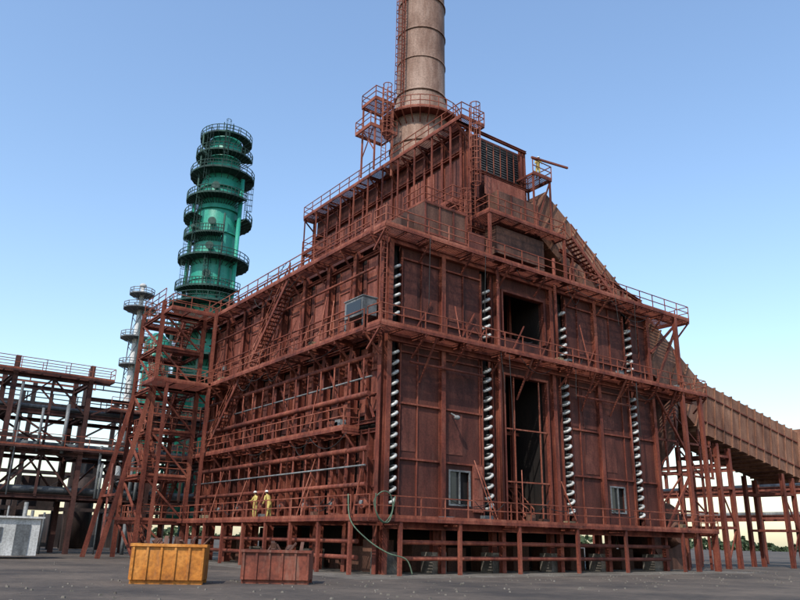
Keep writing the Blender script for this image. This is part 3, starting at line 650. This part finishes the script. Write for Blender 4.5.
# ================================================================== WORKERS
def worker(name,loc,face,lean=0,arms="rail",suit=YEL):
    root=empty(name,loc);root.rotation_euler=(0,0,face)
    J={'pel':(0,0,.95),'wst':(0,.01+lean*.05,1.1),'chs':(0,.02+lean*.15,1.32),'nk':(0,.03+lean*.2,1.48),'hd':(0,.05+lean*.22,1.56)}
    for sd,sx in (('l',-1),('r',1)):
        J['hip'+sd]=(sx*.1,0,.9);J['kn'+sd]=(sx*.12,.04 if sx>0 else .0,.5);J['an'+sd]=(sx*.13,-.02 if sx>0 else .06,.1);J['to'+sd]=(sx*.15,.14 if sx>0 else .2,.05)
        J['sh'+sd]=(sx*.19,.02+lean*.18,1.42)
        if arms=="rail": J['el'+sd]=(sx*.27,.12+lean*.18,1.18);J['wr'+sd]=(sx*.22,.36+lean*.1,1.12)
        else: J['el'+sd]=(sx*.27,-.02+lean*.18,1.14);J['wr'+sd]=(sx*.27,.1+lean*.2,.9)
    R={'pel':.15,'wst':.14,'chs':.155,'nk':.065,'hd':.06,'hip':.11,'kn':.078,'an':.055,'to':.045,'sh':.075,'el':.055,'wr':.04}
    keys=list(J);idx={k:i for i,k in enumerate(keys)}
    E_=[('pel','wst'),('wst','chs'),('chs','nk'),('nk','hd')]
    for sd in 'lr': E_+=[('pel','hip'+sd),('hip'+sd,'kn'+sd),('kn'+sd,'an'+sd),('an'+sd,'to'+sd),('chs','sh'+sd),('sh'+sd,'el'+sd),('el'+sd,'wr'+sd)]
    me=bpy.data.meshes.new("body");me.from_pydata([J[k] for k in keys],[(idx[a],idx[b]) for a,b in E_],[]);me.materials.append(suit)
    ob=bpy.data.objects.new("body",me);bpy.context.collection.objects.link(ob);ob.parent=root
    sk=ob.modifiers.new("s","SKIN");sk.use_smooth_shade=True
    for k in keys:
        r=R.get(k) or R[k[:-1]];me.skin_vertices[0].data[idx[k]].radius=(r,r*.85)
    me.skin_vertices[0].data[0].use_root=True
    ob.modifiers.new("d","SUBSURF").levels=1;ob.modifiers["d"].render_levels=1
    f=MB();hx,hy,hz=J['hd'];hc=(hx,hy+.02,hz+.08)
    f.ball(hc,.078,.095,.115,16,12);f.sweep([(hc[0],hc[1]+.085,hc[2]+.01),(hc[0],hc[1]+.115,hc[2]-.025)],[.01,.016],6)
    for sx in (-1,1): f.ball((hc[0]+sx*.08,hc[1],hc[2]-.01),.012,.02,.03,8,6)
    for sd,sx in (('l',-1),('r',1)):
        w=V(J['wr'+sd]);d_=(w-V(J['el'+sd])).normalized();sidev=V((1,0,0))
        f.ball(tuple(w+d_*.05),.04,.045,.028,10,6)
        for k in range(4):
            b_=w+d_*.08+sidev*(-.03+.02*k);L_=(.06,.075,.07,.055)[k]
            f.sweep([b_-d_*.02,b_+d_*L_*.5,b_+d_*L_*.85-Z*.025,b_+d_*L_*.8-Z*.055],[.011,.01,.009,.007],6)
        b_=w+d_*.03-sidev*sx*.04;f.sweep([b_,b_+d_*.03-sidev*sx*.02,b_+d_*.06-sidev*sx*.02-Z*.02],[.012,.011,.008],6)
    f.emit("head_and_hands",root,SKIN)
    hl=MB();hl.ball((hc[0],hc[1]-.005,hc[2]+.035),.1,.12,.105,18,6,half=True);hl.sweep([(hc[0],hc[1]+.01,hc[2]+.03),(hc[0],hc[1]+.01,hc[2]+.042)],.125,18);hl.emit("helmet",root,HELM)
    e=MB()
    for sx in (-1,1): e.ball((hc[0]+sx*.03,hc[1]+.087,hc[2]+.012),.012,.008,.008,8,6);e.ball((J['to'+'lr'[(sx+1)//2]][0],J['to'+'lr'[(sx+1)//2]][1]-.06,.06),.055,.14,.06,12,6)
    e.ball((hc[0],hc[1]+.09,hc[2]-.055),.022,.008,.005,8,4);e.ball((hc[0],hc[1]-.03,hc[2]+.0),.082,.075,.09,12,8)
    e.emit("boots_eyes_hair",root,HAIR)
worker("construction_worker",(-1.55,11.9,ZB),math.radians(95),0,"rail")
worker("construction_worker.001",(-1.4,10.2,ZB),math.radians(20),1.2,"down")
worker("construction_worker.002",(14.4,1.1,27.8),math.radians(150),.6,"rail")
# ================================================================== LIGHT, SKY, CAMERA
az=math.radians(211);el=math.radians(47)
sd=V((math.cos(az)*math.cos(el),math.sin(az)*math.cos(el),math.sin(el)))
sun=bpy.data.lights.new("sun","SUN");sun.energy=4.6;sun.angle=math.radians(.5);sun.color=(1,.94,.85)
so=bpy.data.objects.new("sun",sun);bpy.context.collection.objects.link(so);so.rotation_euler=sd.to_track_quat('Z','Y').to_euler()
w=bpy.data.worlds.new("World");bpy.context.scene.world=w;w.use_nodes=True
nt=w.node_tree;bg=nt.nodes["Background"];sky=nt.nodes.new("ShaderNodeTexSky");sky.sky_type='NISHITA';sky.sun_disc=False
sky.sun_elevation=el;sky.sun_rotation=math.atan2(sd.x,sd.y);sky.air_density=1.5;sky.dust_density=1.0;sky.ozone_density=3.5
mul=nt.nodes.new("ShaderNodeMixRGB");mul.blend_type='MULTIPLY';mul.inputs[0].default_value=1;mul.inputs[2].default_value=(1.55,1.55,1.6,1)
nt.links.new(sky.outputs[0],mul.inputs[1]);nt.links.new(mul.outputs[0],bg.inputs[0]);bg.inputs[1].default_value=.15
F=730;A=math.radians(53.6);TH=math.radians(18.2);RO=math.radians(1.2)
C=V((-23.17,-32.6,1.7))
h=V((math.cos(A),math.sin(A),0));r0=V((math.sin(A),-math.cos(A),0))
fw=h*math.cos(TH)+Z*math.sin(TH);u0=-h*math.sin(TH)+Z*math.cos(TH)
R=r0*math.cos(RO)+u0*math.sin(RO);U=u0*math.cos(RO)-r0*math.sin(RO)
cd=bpy.data.cameras.new("camera");cam=bpy.data.objects.new("camera",cd);bpy.context.collection.objects.link(cam)
M=Matrix((R,U,-fw)).transposed().to_4x4();M.translation=C;cam.matrix_world=M
cd.lens=F/800*36;cd.sensor_width=36;cd.clip_end=9000;bpy.context.scene.camera=cam
sc=bpy.context.scene;sc.view_settings.view_transform='Standard';sc.view_settings.look='None';sc.view_settings.exposure=0
